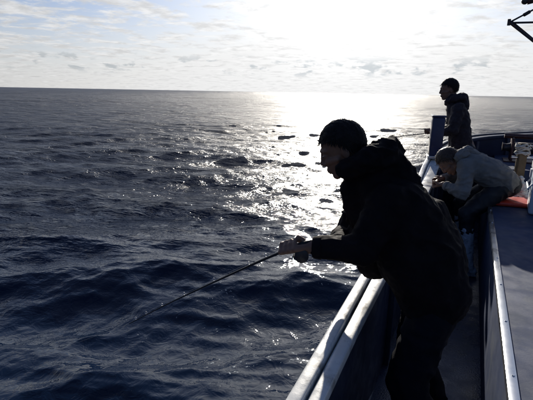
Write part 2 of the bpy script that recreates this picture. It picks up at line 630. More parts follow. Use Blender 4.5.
# foredeck, one step up from the raised deck
fd = [(0.30, DY1 + 0.003)]
for i in range(last):
    x, y = min(XC, gl[i, 0] + gn[i, 0] * 0.148), gl[i, 1] + gn[i, 1] * 0.148
    if x > 0.30 and y > DY1 + 0.1:
        fd.append((x, y))
fd = fd + [(2 * XC - x, y) for x, y in reversed(fd[:-1])] if abs(fd[-1][0] - XC) < 1e-6 else fd + [(2 * XC - x, y) for x, y in reversed(fd)]
sheet('foredeck', fd, 0.80, 0.79, 'deck')


# ------------------------------------------------------------------ figures
def capsule_bm(bm, p, q, r1, r2, n=14):
    p, q = Vector(p), Vector(q)
    d = q - p
    L = d.length
    if L < 1e-6:
        bmesh.ops.create_icosphere(bm, subdivisions=2, radius=r1, matrix=Matrix.Translation(p))
        return
    t = d.normalized()
    pts, rad = [], []
    for k in range(6):
        a = R(-88 + k * 88 / 5)
        pts.append(p + t * (math.sin(a) * r1))
        rad.append(math.cos(a) * r1)
    for k in range(6):
        a = R(k * 88 / 5)
        pts.append(q + t * (math.sin(a) * r2))
        rad.append(math.cos(a) * r2)
    # keep the stations in order along the axis
    tube_bm(bm, pts, rad, n)


def ellipsoid_bm(bm, c, rad, rot=None, sub=3):
    mx = Matrix.Translation(Vector(c)) @ (rot.to_4x4() if rot is not None else Matrix()) @ Matrix.Diagonal((rad[0], rad[1], rad[2], 1))
    bmesh.ops.create_icosphere(bm, subdivisions=sub, radius=1.0, matrix=mx)


def chain(bm, pts, rads):
    for (a, ra), (b, rb) in zip(list(zip(pts, rads)), list(zip(pts, rads))[1:]):
        capsule_bm(bm, a, b, ra, rb)


def fuse(bm, name, voxel, smooth_it=6, wrinkle=None):
    """one continuous skin round all the shapes in bm"""
    me = bm_mesh(bm, name)
    o = bpy.data.objects.new('tmp', me)
    C.objects.link(o)
    m = o.modifiers.new('r', 'REMESH')
    m.mode = 'VOXEL'
    m.voxel_size = voxel
    m.adaptivity = 0.0
    if smooth_it:
        s = o.modifiers.new('s', 'SMOOTH')
        s.factor = 0.5
        s.iterations = smooth_it
    dg = bpy.context.evaluated_depsgraph_get()
    ev = o.evaluated_get(dg)
    out = bpy.data.meshes.new_from_object(ev)
    bpy.data.objects.remove(o)
    bpy.data.meshes.remove(me)
    out.name = name
    if wrinkle:
        n = len(out.vertices)
        co = np.empty(n * 3, np.float32)
        out.vertices.foreach_get('co', co)
        co = co.reshape(-1, 3).astype(float)
        no = np.empty(n * 3, np.float32)
        out.vertex_normals.foreach_get('vector', no)
        no = no.reshape(-1, 3)
        d = np.zeros(n)
        for amp, wl, kind, seed in wrinkle:
            pp = co.copy()
            if kind == 'fold':      # creased folds
                pp = pp + 0.25 * wl * np.stack([noise3(co, 3.0 / wl, seed + 9), noise3(co, 3.0 / wl, seed + 8), noise3(co, 3.0 / wl, seed + 7)], 1)
                v = noise3(pp * np.array([1, 1, 1.5]), 5.0 / wl, seed, 14)
                d += amp * (1 - 2 * np.abs(v) ** 0.7)
            else:
                d += amp * noise3(pp, 6.28 / wl, seed)
        co += no * d[:, None]
        out.vertices.foreach_set('co', co.astype(np.float32).ravel())
        out.update()
    return out


def frame_from(fwd, up=(0, 0, 1)):
    f = Vector(fwd).normalized()
    u = Vector(up)
    l = u.cross(f).normalized()       # the figure's left
    u = f.cross(l).normalized()
    return Matrix((f, l, u)).transposed()


def head_bm(bm, c, rot, k=1.0):
    """head with face: local x forward, y left, z up; c is the centre of the skull"""
    c = Vector(c)

    def P(x, y, z):
        return c + rot @ (Vector((x, y, z)) * k)
    ellipsoid_bm(bm, P(-0.012, 0, 0.022), (0.098 * k, 0.076 * k, 0.094 * k), rot)
    ellipsoid_bm(bm, P(0.022, 0, -0.042), (0.066 * k, 0.062 * k, 0.082 * k), rot)
    capsule_bm(bm, P(0.058, 0.012, -0.104), P(0.058, -0.012, -0.104), 0.021 * k, 0.021 * k)     # chin
    for s in (-1, 1):
        capsule_bm(bm, P(0.050, 0.018 * s, -0.100), P(-0.015, 0.056 * s, -0.070), 0.018 * k, 0.018 * k)  # jaw
        capsule_bm(bm, P(0.072, 0.036 * s, -0.030), P(0.030, 0.060 * s, -0.030), 0.017 * k, 0.014 * k)   # cheek
        capsule_bm(bm, P(0.086, 0.012 * s, 0.022), P(0.068, 0.048 * s, 0.020), 0.010 * k, 0.009 * k)     # brow
        ellipsoid_bm(bm, P(0.079, 0.032 * s, -0.002), (0.011 * k, 0.015 * k, 0.009 * k), rot, 2)         # eyelid
        ear = rot @ Matrix.Rotation(R(-18 * s), 3, 'Z')
        ellipsoid_bm(bm, P(-0.012, 0.078 * s, -0.012), (0.019 * k, 0.008 * k, 0.032 * k), ear, 2)
        capsule_bm(bm, P(0.094, 0.013 * s, -0.041), P(0.090, 0.016 * s, -0.040), 0.008 * k, 0.008 * k)   # nostril wing
    capsule_bm(bm, P(0.086, 0, 0.008), P(0.101, 0, -0.034), 0.010 * k, 0.0125 * k)                        # nose
    capsule_bm(bm, P(0.086, 0.020, -0.068), P(0.086, -0.020, -0.068), 0.009 * k, 0.009 * k)              # upper lip
    capsule_bm(bm, P(0.082, 0.017, -0.080), P(0.082, -0.017, -0.080), 0.009 * k, 0.009 * k)              # lower lip


def grip_hand_bm(bm, center, axis, wrist, left, r=0.014, k=1.0):
    """hand closed round a rod: centre of the fist, rod direction (towards the little finger's far side), wrist point"""
    c = Vector(center)
    a = Vector(axis).normalized()
    wv = Vector(wrist) - c
    wdir = (wv - a * wv.dot(a)).normalized()
    n = a.cross(wdir) * (1 if left else -1)
    # palm: slab of capsules from the wrist to the knuckles on the +n side of the rod
    kn = []
    for i in range(4):
        off = (i - 1.5) * 0.0205 * k
        knp = c + a * off + n * (r + 0.020 * k) - wdir * 0.016 * k
        capsule_bm(bm, Vector(wrist) + a * off * 0.45, knp, 0.017 * k, 0.0125 * k, 10)
        kn.append(knp)
    ln = [0.92, 1.05, 1.0, 0.82]
    for i in range(4):
        off = (i - 1.5) * 0.0205 * k
        pts = [kn[i]]
        for deg, rad in ((150, 0.020), (215, 0.0165), (290, 0.0145)):
            deg = 90 + (deg - 90) * ln[i]
            th = R(deg)
            pts.append(c + a * off + (wdir * math.cos(th) + n * math.sin(th)) * (r + rad * k * 0.62))
        chain(bm, pts, [0.0098 * k, 0.0090 * k, 0.0084 * k, 0.0074 * k])
    # thumb leaves the side of the palm near its base and closes over the rod
    tb = Vector(wrist) - a * 0.026 * k + (c - Vector(wrist)) * 0.35
    chain(bm, [tb, c - a * 0.046 * k - n * (r * 0.2) + wdir * (r + 0.014 * k), c - a * 0.050 * k - n * (r + 0.010 * k) + wdir * 0.004, c - a * 0.040 * k - n * (r + 0.009 * k) - wdir * 0.020 * k],
          [0.016 * k, 0.0125 * k, 0.0105 * k, 0.009 * k])


def hair_mesh(c, rot, k, n_strand, seed, length=0.022, fringe=0.06):
    """short hair: a cap following the skull with strands standing off it"""
    g = random.Random(seed)
    c = Vector(c)
    bm = bmesh.new()
    cap = bmesh.new()
    bmesh.ops.create_icosphere(cap, subdivisions=5, radius=1.0)

    def keep(v):
        # hairline: forehead high, temples, nape low
        x, y, z = v
        line = 0.30 if x > 0.55 else (-0.10 if x > 0.05 else -0.62)
        if 0.05 < x <= 0.55:
            line = -0.10 + (x - 0.05) / 0.5 * 0.40
        elif -0.45 < x <= 0.05:
            line = -0.62 + (x + 0.45) / 0.5 * 0.52
        return z > line
    dele = [v for v in cap.verts if not keep(v.co)]
    bmesh.ops.delete(cap, geom=dele, context='VERTS')
    vs_ = [v.co.copy() for v in cap.verts]
    cen = Vector((-0.014, 0, 0.024))

    def place(v, off):
        nn = 1 + 0.02 * math.sin(v.x * 17 + v.y * 9) * math.sin(v.y * 14 + v.z * 8)
        return c + rot @ ((cen + Vector((v.x * (0.100 + off) * nn, v.y * (0.080 + off) * nn, v.z * (0.101 + off) * nn))) * k)
    for v in cap.verts:
        v.co = place(v.co.copy(), 0.006)
    tmp = bpy.data.meshes.new('t')
    cap.to_mesh(tmp)
    cap.free()
    bm.from_mesh(tmp)
    bpy.data.meshes.remove(tmp)
    for _ in range(n_strand):
        v = g.choice(vs_)
        root = place(v, 0.003)
        out = (rot @ Vector((v.x, v.y, v.z))).normalized()
        flow = rot @ Vector((g.uniform(-0.2, 0.6), g.uniform(-0.5, 0.5), -0.7))
        d = (out * g.uniform(0.1, 0.42) + flow * g.uniform(0.4, 0.8)).normalized()
        L = length * g.uniform(0.5, 1.2) * k
        if v.z < 0.42 and v.x > -0.2:
            L *= 1.9        # looser hair along the forehead and temples
        side = d.cross(out)
        if side.length < 1e-4:
            continue
        side = side.normalized() * 0.0016 * k
        tip = root + d * L
        mid = root + d * L * 0.55 + out * 0.003
        a, b2, c2, d2, e2 = (bm.verts.new(root - side), bm.verts.new(root + side), bm.verts.new(mid + side * 0.7), bm.verts.new(mid - side * 0.7), bm.verts.new(tip))
        bm.faces.new((a, b2, c2, d2))
        bm.faces.new((d2, c2, e2))
    me = bpy.data.meshes.new('hair')
    bm.to_mesh(me)
    bm.free()
    return me


def boot_bm(bm, ankle, toe_dir, k=1.0, shaft=0.0):
    a = Vector(ankle)
    d = Vector(toe_dir).normalized()
    z0 = a.z - 0.09 * k
    fl = Vector((a.x, a.y, z0))
    capsule_bm(bm, fl - d * 0.045 * k + Vector((0, 0, 0.045 * k)), fl + d * 0.12 * k + Vector((0, 0, 0.042 * k)), 0.045 * k, 0.042 * k)
    capsule_bm(bm, fl + d * 0.10 * k + Vector((0, 0, 0.036 * k)), fl + d * 0.165 * k + Vector((0, 0, 0.034 * k)), 0.046 * k, 0.034 * k)
    capsule_bm(bm, fl - d * 0.02 * k + Vector((0, 0, 0.05 * k)), a + Vector((0, 0, 0.02)), 0.050 * k, 0.052 * k)
    side = d.cross(Vector((0, 0, 1))).normalized()
    # sole
    rot = Matrix((d, side.cross(d).cross(d) * -1, Vector((0, 0, 1)))).transposed()
    box_bm(bm, fl + d * 0.055 * k + Vector((0, 0, 0.012)), (0.27 * k, 0.085 * k, 0.024), frame_from(d), bev=0.008)


def person(name, label, J, cfg):
    """J: joints in metres; cfg: radii, materials, options"""
    V = {k: Vector(v) for k, v in J.items() if not isinstance(v, list)}
    base = (V['ankle_l'] + V['ankle_r']) / 2
    root = empty(name, (base.x, base.y, cfg.get('floor', 0.0)), label, 'person', cfg.get('group'))
    vox = cfg['voxel']
    hrot = frame_from(J['face'], J.get('face_up', (0, 0, 1)))
    hk = cfg.get('head', 1.0)
    # --- body: one continuous surface with head, hands and limbs
    bm = bmesh.new()
    head_bm(bm, V['head'], hrot, hk)
    chain(bm, [V['head'] + hrot @ Vector((-0.028, 0, -0.05)), V['neck'], V['chest']], [0.056, 0.060, 0.09])
    chain(bm, [V['chest'], V['waist'], V['pelvis']], [0.115, 0.11, 0.12])
    for s in 'lr':
        chain(bm, [V['chest'], V['shoulder_' + s]], [0.09, 0.055])
        chain(bm, [V['shoulder_' + s], V['elbow_' + s], V['wrist_' + s]], [0.050, 0.038, 0.027])
        chain(bm, [V['pelvis'], V['hip_' + s]], [0.10, 0.085])
        chain(bm, [V['hip_' + s], V['knee_' + s], V['ankle_' + s] + Vector((0, 0, 0.02))], [0.08, 0.055, 0.038])
        grip_hand_bm(bm, V['hand_' + s], J['rod_axis_' + s] if 'rod_axis_' + s in J else J['rod_axis'], V['wrist_' + s], s == 'l', cfg.get('grip_r', 0.013), cfg.get('hand', 1.0))
    link('body', fuse(bm, 'body', cfg.get('body_voxel', vox), 3), 'skin', root)
    # --- eyes
    for s in (-1, 1):
        bm = bmesh.new()
        ellipsoid_bm(bm, V['head'] + hrot @ (Vector((0.0815, 0.032 * s, -0.002)) * hk), (0.0095 * hk, 0.010 * hk, 0.0055 * hk), hrot, 2)
        link('eye', bm_mesh(bm, 'eye'), 'eye', root)
    # --- hair
    link('hair', hair_mesh(V['head'], hrot, hk, cfg.get('strands', 1500), cfg.get('seed', 1), cfg.get('hair_len', 0.022)), cfg['hair'], root)
    # --- jacket
    jk = cfg['jk']
    bm = bmesh.new()
    side = (V['shoulder_l'] - V['shoulder_r']).normalized()
    for a_, b_, ra, rb, wd in (('neck', 'chest', jk['collar'], jk['chest'], 0.6), ('chest', 'waist', jk['chest'], jk['waist'], 1.0), ('waist', 'hem', jk['waist'], jk['hem'], 1.0)):
        for off in (-1, 0, 1):
            o2 = side * off * jk['half'] * (0.35 if a_ == 'neck' else 1.0)
            o3 = side * off * jk['half']
            capsule_bm(bm, V[a_] + o2, V[b_] + o3, ra, rb)
    for s in 'lr':
        capsule_bm(bm, V['chest'] + (V['shoulder_' + s] - V['chest']) * 0.4, V['shoulder_' + s], jk['chest'] * 0.8, jk['sleeve'][0])
        e = V['elbow_' + s]
        wr = V['wrist_' + s]
        cuff = wr + (e - wr).normalized() * 0.055
        chain(bm, [V['shoulder_' + s], e, cuff], list(jk['sleeve']))
        capsule_bm(bm, cuff, wr + (e - wr).normalized() * 0.050, jk['sleeve'][2] * 0.96, jk['sleeve'][2] * 0.86)
    for e_ in jk.get('extra', []):
        capsule_bm(bm, *e_)
    sd = cfg.get('seed', 1)
    jacket = link('jacket', fuse(bm, 'jacket', vox, 5, jk['wrinkle']), jk['mat'], root)
    for s in 'lr':
        wr, e = V['wrist_' + s], V['elbow_' + s]
        d_ = (e - wr).normalized()
        bm = bmesh.new()
        tube_bm(bm, [wr + d_ * q for q in (0.022, 0.026, 0.036, 0.046, 0.054, 0.058)], [jk['sleeve'][2] * f_ for f_ in (0.86, 0.93, 0.98, 1.0, 1.02, 0.9)], 20)
        link('cuff', bm_mesh(bm, 'cuff'), 'jacket_trim' if jk['mat'] != 'jacket_grey' else jk['mat'], jacket)
    # collar standing round the neck
    nd = (V['neck'] - V['chest']).normalized()
    nx = nd.orthogonal().normalized()
    ny = nd.cross(nx)
    bm = bmesh.new()
    ring = []
    cc = V['neck'] + nd * jk.get('collar_up', 0.03)
    for q in range(15):
        th = 2 * math.pi * q / 14
        ring.append(cc + (nx * math.cos(th) + ny * math.sin(th)) * jk['collar_r'])
    for a_, b_ in zip(ring, ring[1:]):
        capsule_bm(bm, a_ - nd * 0.02, b_ - nd * 0.02, 0.022, 0.022, 8)
        capsule_bm(bm, a_ + nd * 0.012, b_ + nd * 0.012, 0.016, 0.016, 8)
    link('collar', fuse(bm, 'collar', 0.006, 4, [(0.002, 0.05, 'n', sd + 3)]), jk['mat'], jacket)
    # hood lying on the back of the neck
    if 'hood' in J:
        bm = bmesh.new()
        for (p, r_) in J['hood']:
            pass
        hp = [Vector(p) for p, _ in J['hood']]
        hr = [r_ for _, r_ in J['hood']]
        chain(bm, hp, hr)
        for extra in J.get('hood_extra', []):
            capsule_bm(bm, extra[0], extra[1], extra[2], extra[3])
        link('hood', fuse(bm, 'hood', vox, 5, [(0.006, 0.09, 'fold', sd + 5), (0.003, 0.04, 'n', sd + 6)]), jk['mat'], jacket)
    # waist hem band
    # --- trousers
    tr = cfg['tr']
    bm = bmesh.new()
    for off in (-0.6, 0, 0.6):
        capsule_bm(bm, V['pelvis'] + side * off * 0.1, (V['hip_l'] + V['hip_r']) / 2 + side * off * 0.1, tr['r'][0] * 1.08, tr['r'][0])
    for s in 'lr':
        low = V['ankle_' + s] + (V['knee_' + s] - V['ankle_' + s]).normalized() * tr.get('cut', 0.06)
        chain(bm, [V['pelvis'], V['hip_' + s]], [tr['r'][0], tr['r'][0]])
        chain(bm, [V['hip_' + s], V['knee_' + s], low], [tr['r'][0], tr['r'][1], tr['r'][2]])
    link('trousers', fuse(bm, 'trousers', vox * 1.1, 5, [(0.004, 0.13, 'fold', sd + 15), (0.002, 0.06, 'n', sd + 16)]), tr['mat'], root)
    # --- boots
    for s in 'lr':
        bm = bmesh.new()
        boot_bm(bm, V['ankle_' + s], J['toe_' + s], 1.0)
        if cfg.get('shaft'):
            up = V['ankle_' + s] + (V['knee_' + s] - V['ankle_' + s]).normalized() * cfg['shaft']
            capsule_bm(bm, V['ankle_' + s], up, 0.052, 0.064)
        link('boot', fuse(bm, 'boot', 0.006, 3, [(0.002, 0.06, 'fold', sd + 21)]), cfg['boot'], root)
    return root, jacket


def wrinkles(seed, a=1.0):
    return [(0.0075 * a, 0.16, 'fold', seed), (0.004 * a, 0.07, 'fold', seed + 40), (0.004 * a, 0.12, 'n', seed + 1)]


# the angler leaning over the gunwale
J1 = dict(
    head=(-0.480, 1.763, 1.375), face=(-0.88, -0.27, -0.40), neck=(-0.355, 1.805, 1.275), chest=(-0.250, 1.815, 1.12), waist=(-0.150, 1.81, 0.96),
    hem=(-0.085, 1.80, 0.83), pelvis=(-0.055, 1.80, 0.85),
    shoulder_l=(-0.255, 1.655, 1.185), elbow_l=(-0.315, 1.555, 1.025), wrist_l=(-0.525, 1.515, 1.012), hand_l=(-0.590, 1.500, 1.008),
    shoulder_r=(-0.375, 1.985, 1.175), elbow_r=(-0.49, 1.985, 0.925), wrist_r=(-0.455, 1.690, 0.975), hand_r=(-0.470, 1.625, 0.985),
    rod_axis=(0.80, 0.15, 0.30), rod_axis_l=(-0.93, -0.02, -0.36), rod_axis_r=(-0.93, -0.02, -0.10),
    hip_l=(-0.035, 1.705, 0.83), hip_r=(-0.07, 1.895, 0.83), knee_l=(-0.115, 1.64, 0.465), knee_r=(-0.125, 1.945, 0.465),
    ankle_l=(0.035, 1.60, 0.09), ankle_r=(0.02, 1.965, 0.09), toe_l=(-0.97, -0.12, 0), toe_r=(-0.98, 0.1, 0),
    hood=[((-0.395, 1.69, 1.305), 0.040), ((-0.325, 1.68, 1.345), 0.050), ((-0.265, 1.745, 1.370), 0.058), ((-0.255, 1.83, 1.375), 0.060), ((-0.28, 1.92, 1.35), 0.052), ((-0.36, 1.95, 1.31), 0.040)],
    hood_extra=[((-0.265, 1.79, 1.36), (-0.17, 1.815, 1.24), 0.072, 0.060), ((-0.29, 1.80, 1.31), (-0.20, 1.815, 1.20), 0.09, 0.07)],
)
cfg1 = dict(voxel=0.0075, body_voxel=0.0045, hair='hair', strands=5200, seed=3, hair_len=0.011, head=0.93,
            jk=dict(collar=0.085, chest=0.155, waist=0.165, hem=0.145, half=0.075,
                    extra=[((-0.40, 1.80, 1.20), (-0.33, 1.81, 1.02), 0.085, 0.10), ((-0.13, 1.82, 1.08), (-0.06, 1.81, 0.93), 0.12, 0.12), ((-0.34, 1.86, 1.02), (-0.33, 1.90, 0.845), 0.11, 0.08)], sleeve=(0.088, 0.064, 0.046), mat='jacket_black', collar_r=0.088, collar_up=0.012, wrinkle=wrinkles(31, 0.55)),
            tr=dict(r=(0.095, 0.083, 0.070), mat='trousers_navy'), boot='boot_black')
J1['hood'] = [((p[0] - 0.036, p[1] - 0.016, p[2]), r_) for p, r_ in J1['hood']]
J1['hood_extra'] = [tuple((q[0] - 0.036, q[1] - 0.016, q[2]) if isinstance(q, tuple) else q for q in e_) for e_ in J1['hood_extra']]
p1, j1 = person('person', 'person in black hooded jacket leaning over the gunwale with a fishing rod', J1, cfg1)

# the crouched one sitting on the edge of the raised deck
J2 = dict(
    head=(-0.150, 4.32, 1.005), face=(-0.55, -0.06, -0.83), face_up=(-0.6, 0, 0.8), neck=(-0.055, 4.36, 1.035), chest=(0.070, 4.40, 0.975), waist=(0.225, 4.44, 0.905),
    hem=(0.330, 4.47, 0.845), pelvis=(0.365, 4.48, 0.815),
    shoulder_l=(0.000, 4.235, 0.985), elbow_l=(0.010, 4.10, 0.760), wrist_l=(-0.170, 4.225, 0.800), hand_l=(-0.230, 4.265, 0.800),
    shoulder_r=(-0.020, 4.560, 0.985), elbow_r=(-0.100, 4.620, 0.800), wrist_r=(-0.200, 4.440, 0.815), hand_r=(-0.245, 4.385, 0.810),
    rod_axis=(0.25, 0.95, 0.05), rod_axis_l=(0.25, 0.95, 0.05), rod_axis_r=(-0.25, -0.95, -0.05),
    hip_l=(0.315, 4.37, 0.795), hip_r=(0.325, 4.58, 0.795), knee_l=(0.055, 4.185, 0.560), knee_r=(0.000, 4.60, 0.570),
    ankle_l=(0.120, 4.11, 0.092), ankle_r=(0.060, 4.62, 0.092), toe_l=(-0.95, -0.25, 0), toe_r=(-1, 0, 0),
    hood=[((-0.075, 4.25, 1.055), 0.040), ((-0.035, 4.27, 1.085), 0.05), ((0.0, 4.35, 1.10), 0.055), ((-0.01, 4.44, 1.095), 0.05), ((-0.065, 4.47, 1.06), 0.04)],
    hood_extra=[((0.0, 4.35, 1.09), (0.07, 4.38, 1.06), 0.06, 0.05)],
)
cfg2 = dict(voxel=0.009, body_voxel=0.0055, hair='hair_brown', strands=1500, seed=8, hair_len=0.020, grip_r=0.012,
            jk=dict(collar=0.08, chest=0.125, waist=0.130, hem=0.120, half=0.085, sleeve=(0.080, 0.062, 0.046), mat='jacket_grey', collar_r=0.08, collar_up=0.0, wrinkle=wrinkles(77, 0.65)),
            tr=dict(r=(0.105, 0.075, 0.062), mat='trousers_black', cut=0.30), boot='boot_pale', shaft=0.33)
p2, j2 = person('person', 'person in pale grey hooded jacket bent forward, sitting on a red cushion', J2, cfg2)

# the one standing by the bow
J3 = dict(
    head=(-0.255, 5.80, 1.672), face=(-0.95, -0.30, -0.12), neck=(-0.195, 5.80, 1.545), chest=(-0.120, 5.78, 1.36), waist=(-0.065, 5.76, 1.13),
    hem=(-0.04, 5.75, 0.93), pelvis=(-0.03, 5.745, 0.95),
    shoulder_l=(-0.115, 5.615, 1.445), elbow_l=(-0.135, 5.49, 1.20), wrist_l=(-0.395, 5.545, 1.165), hand_l=(-0.462, 5.560, 1.165),
    shoulder_r=(-0.155, 5.955, 1.435), elbow_r=(-0.215, 5.98, 1.19), wrist_r=(-0.315, 5.735, 1.185), hand_r=(-0.330, 5.670, 1.185),
    rod_axis=(-0.95, -0.25, -0.10), rod_axis_l=(-0.93, -0.30, -0.14), rod_axis_r=(-0.93, -0.30, -0.14),
    hip_l=(-0.015, 5.655, 0.91), hip_r=(-0.03, 5.835, 0.91), knee_l=(-0.035, 5.62, 0.50), knee_r=(-0.035, 5.86, 0.50),
    ankle_l=(0.03, 5.60, 0.092), ankle_r=(0.035, 5.87, 0.092), toe_l=(-1, -0.1, 0), toe_r=(-1, 0.1, 0),
    hood=[((-0.235, 5.70, 1.535), 0.04), ((-0.165, 5.68, 1.56), 0.05), ((-0.095, 5.74, 1.575), 0.058), ((-0.09, 5.83, 1.575), 0.058), ((-0.15, 5.91, 1.555), 0.05), ((-0.225, 5.91, 1.53), 0.04)],
    hood_extra=[((-0.095, 5.785, 1.56), (-0.06, 5.79, 1.47), 0.075, 0.06)],
)
cfg3 = dict(voxel=0.010, body_voxel=0.006, hair='hair', strands=1500, seed=15, hair_len=0.020,
            jk=dict(collar=0.08, chest=0.125, waist=0.125, hem=0.135, half=0.07, sleeve=(0.080, 0.064, 0.046), mat='jacket_brown', collar_r=0.085, collar_up=0.0, wrinkle=wrinkles(55, 0.65)),
            tr=dict(r=(0.105, 0.08, 0.066), mat='trousers_black'), boot='boot_black')
for k_ in ('head', 'neck', 'chest', 'waist', 'hem', 'shoulder_l', 'shoulder_r', 'elbow_l', 'elbow_r'):
    J3[k_] = (J3[k_][0] - 0.045, J3[k_][1], J3[k_][2])
J3['hood'] = [((p[0] - 0.045, p[1], p[2]), r_) for p, r_ in J3['hood']]
J3['hood_extra'] = [tuple((q[0] - 0.045, q[1], q[2]) if isinstance(q, tuple) else q for q in e_) for e_ in J3['hood_extra']]
p3, j3 = person('person', 'person in dark plum hooded jacket standing behind the dark blue box', J3, cfg3)


# ------------------------------------------------------------------ fishing tackle
def rod(name, label, pts, guides, reel_at, line_end, grip_len=0.3):
    pts = [Vector(p) for p in catmull(pts, 10)]
    root = empty(name, pts[0], label, 'fishing rod', 'fishing rods held over the water')
    n = len(pts)
    tube('blank', pts, [0.0095 + (0.0028 - 0.0095) * (i / (n - 1)) for i in range(n)], 'rod', root)
    acc = 0
    gp = [pts[0]]
    for a, b in zip(pts, pts[1:]):
        acc += (b - a).length
        gp.append(b)
        if acc > grip_len:
            break
    tube('grip', gp, 0.0118, 'grip', root)
    gpos = []
    for f in guides:
        i = int(f * (n - 1))
        t = (pts[min(n - 1, i + 1)] - pts[max(0, i - 1)]).normalized()
        c = pts[i] + Vector((0, 0, 0.014))
        bm = bmesh.new()
        x = t.orthogonal().normalized()
        y = t.cross(x)
        tube_bm(bm, [c + (x * math.cos(q * math.pi / 6) + y * math.sin(q * math.pi / 6)) * 0.007 for q in range(13)], 0.0012, 6, False)
        tube_bm(bm, [pts[i], c - Vector((0, 0, 0.006))], 0.0014, 6)
        link('line_guide', bm_mesh(bm, 'line_guide'), 'steel', root)
        gpos.append(c)
    # reel under the grip
    p = Vector(reel_at)
    i = min(range(n), key=lambda q: (pts[q] - p).length)
    t = (pts[min(n - 1, i + 1)] - pts[max(0, i - 1)]).normalized()
    sd = t.cross(Vector((0, 0, 1))).normalized()
    c = pts[i] - Vector((0, 0, 0.040))
    bm = bmesh.new()
    tube_bm(bm, [c - sd * 0.026, c - sd * 0.022, c - sd * 0.018], [0.020, 0.028, 0.028], 18)
    tube_bm(bm, [c + sd * 0.026, c + sd * 0.022, c + sd * 0.018], [0.020, 0.028, 0.028], 18)
    tube_bm(bm, [c - sd * 0.02, c + sd * 0.02], 0.017, 16)
    rl = link('reel', bm_mesh(bm, 'reel'), 'reel', root)
    auto_smooth(rl)
    tube('reel_foot', [pts[i] - t * 0.03 - Vector((0, 0, 0.012)), pts[i] + t * 0.03 - Vector((0, 0, 0.012))], 0.004, 'reel', rl, 8)
    tube('reel_stem', [pts[i] - Vector((0, 0, 0.010)), c + Vector((0, 0, 0.02))], 0.006, 'reel', rl, 8)
    tube('crank', [c + sd * 0.024, c + sd * 0.036, c + sd * 0.038 + t * 0.03 - Vector((0, 0, 0.02))], 0.004, 'reel', rl, 8)
    tube('crank_knob', [c + sd * 0.036 + t * 0.03 - Vector((0, 0, 0.02)), c + sd * 0.060 + t * 0.03 - Vector((0, 0, 0.02))], [0.007, 0.009], 'grip', rl, 10)
    lp = [c + Vector((0, 0, 0.015))] + gpos + [pts[-1], Vector(line_end)]
    tube('line', lp, 0.0007, 'line', root, 5)
    return root


rod('fishing_rod', 'dark fishing rod slanting down to the water from the black jacket', [(-0.30, 1.60, 1.058), (-0.47, 1.545, 1.035), (-0.59, 1.497, 1.000), (-0.892, 1.60, 0.800), (-1.46, 1.80, 0.406), (-1.86, 1.91, 0.120)],
    (0.42, 0.5, 0.58, 0.66, 0.74, 0.82, 0.9, 0.96), (-0.55, 1.51, 1.02), (-3.30, 2.16, -0.75))
rod('fishing_rod', 'thin fishing rod held out past the dark blue box', [(-0.10, 5.74, 1.235), (-0.330, 5.67, 1.180), (-0.462, 5.63, 1.150), (-0.95, 5.48, 1.07), (-1.5, 5.32, 0.96)],
    (0.5, 0.62, 0.74, 0.86, 0.95), (-0.42, 5.63, 1.16), (-1.6, 5.3, -0.9))

# ------------------------------------------------------------------ things on the boat
# dark blue box standing on the gunwale
bp_ = Vector((-0.345, 5.30, 0.0))
gz = float(np.interp(bp_.y, gl[:, 1], gl[:, 2]))
ub = empty('upright_box', (bp_.x, bp_.y, gz), 'narrow dark blue upright box standing on the white gunwale', 'box')
rz = Matrix.Rotation(R(14), 3, 'Z')
box('housing', (bp_.x, bp_.y, gz + 0.245), (0.135, 0.12, 0.43), 'blue_box', ub, rz, 0.012, 3)
box('base_plate', (bp_.x, bp_.y, gz + 0.013), (0.155, 0.145, 0.032), 'steel', ub, rz, 0.004)
box('lid', (bp_.x, bp_.y, gz + 0.472), (0.147, 0.132, 0.024), 'blue_box', ub, rz, 0.006)
for sx in (-1, 1):
    for sy in (-1, 1):
        d = rz @ Vector((sx * 0.069, sy * 0.064, 0))
        tube('bolt', [(bp_.x + d.x, bp_.y + d.y, gz + 0.028), (bp_.x + d.x, bp_.y + d.y, gz + 0.036)], 0.005, 'steel', ub, 8)

# red cushion
cu = empty('cushion', (0.45, 4.47, DZ), 'flat red cushion on the raised deck under the seated person', 'cushion')
box('pad', (0.47, 4.47, DZ + 0.022), (0.44, 0.30, 0.040), 'red', cu, Matrix.Rotation(R(6), 3, 'Z'), 0.018, 4)
bm = bmesh.new()
rzc = Matrix.Rotation(R(6), 3, 'Z')
cor = [(-0.21, -0.14), (0.21, -0.14), (0.21, 0.14), (-0.21, 0.14), (-0.21, -0.14)]
tube_bm(bm, [Vector((0.47, 4.47, DZ + 0.022)) + rzc @ Vector((x * 1.04, y * 1.04, 0)) for x, y in cor], 0.005, 8)
link('piping', bm_mesh(bm, 'piping'), 'red', cu)

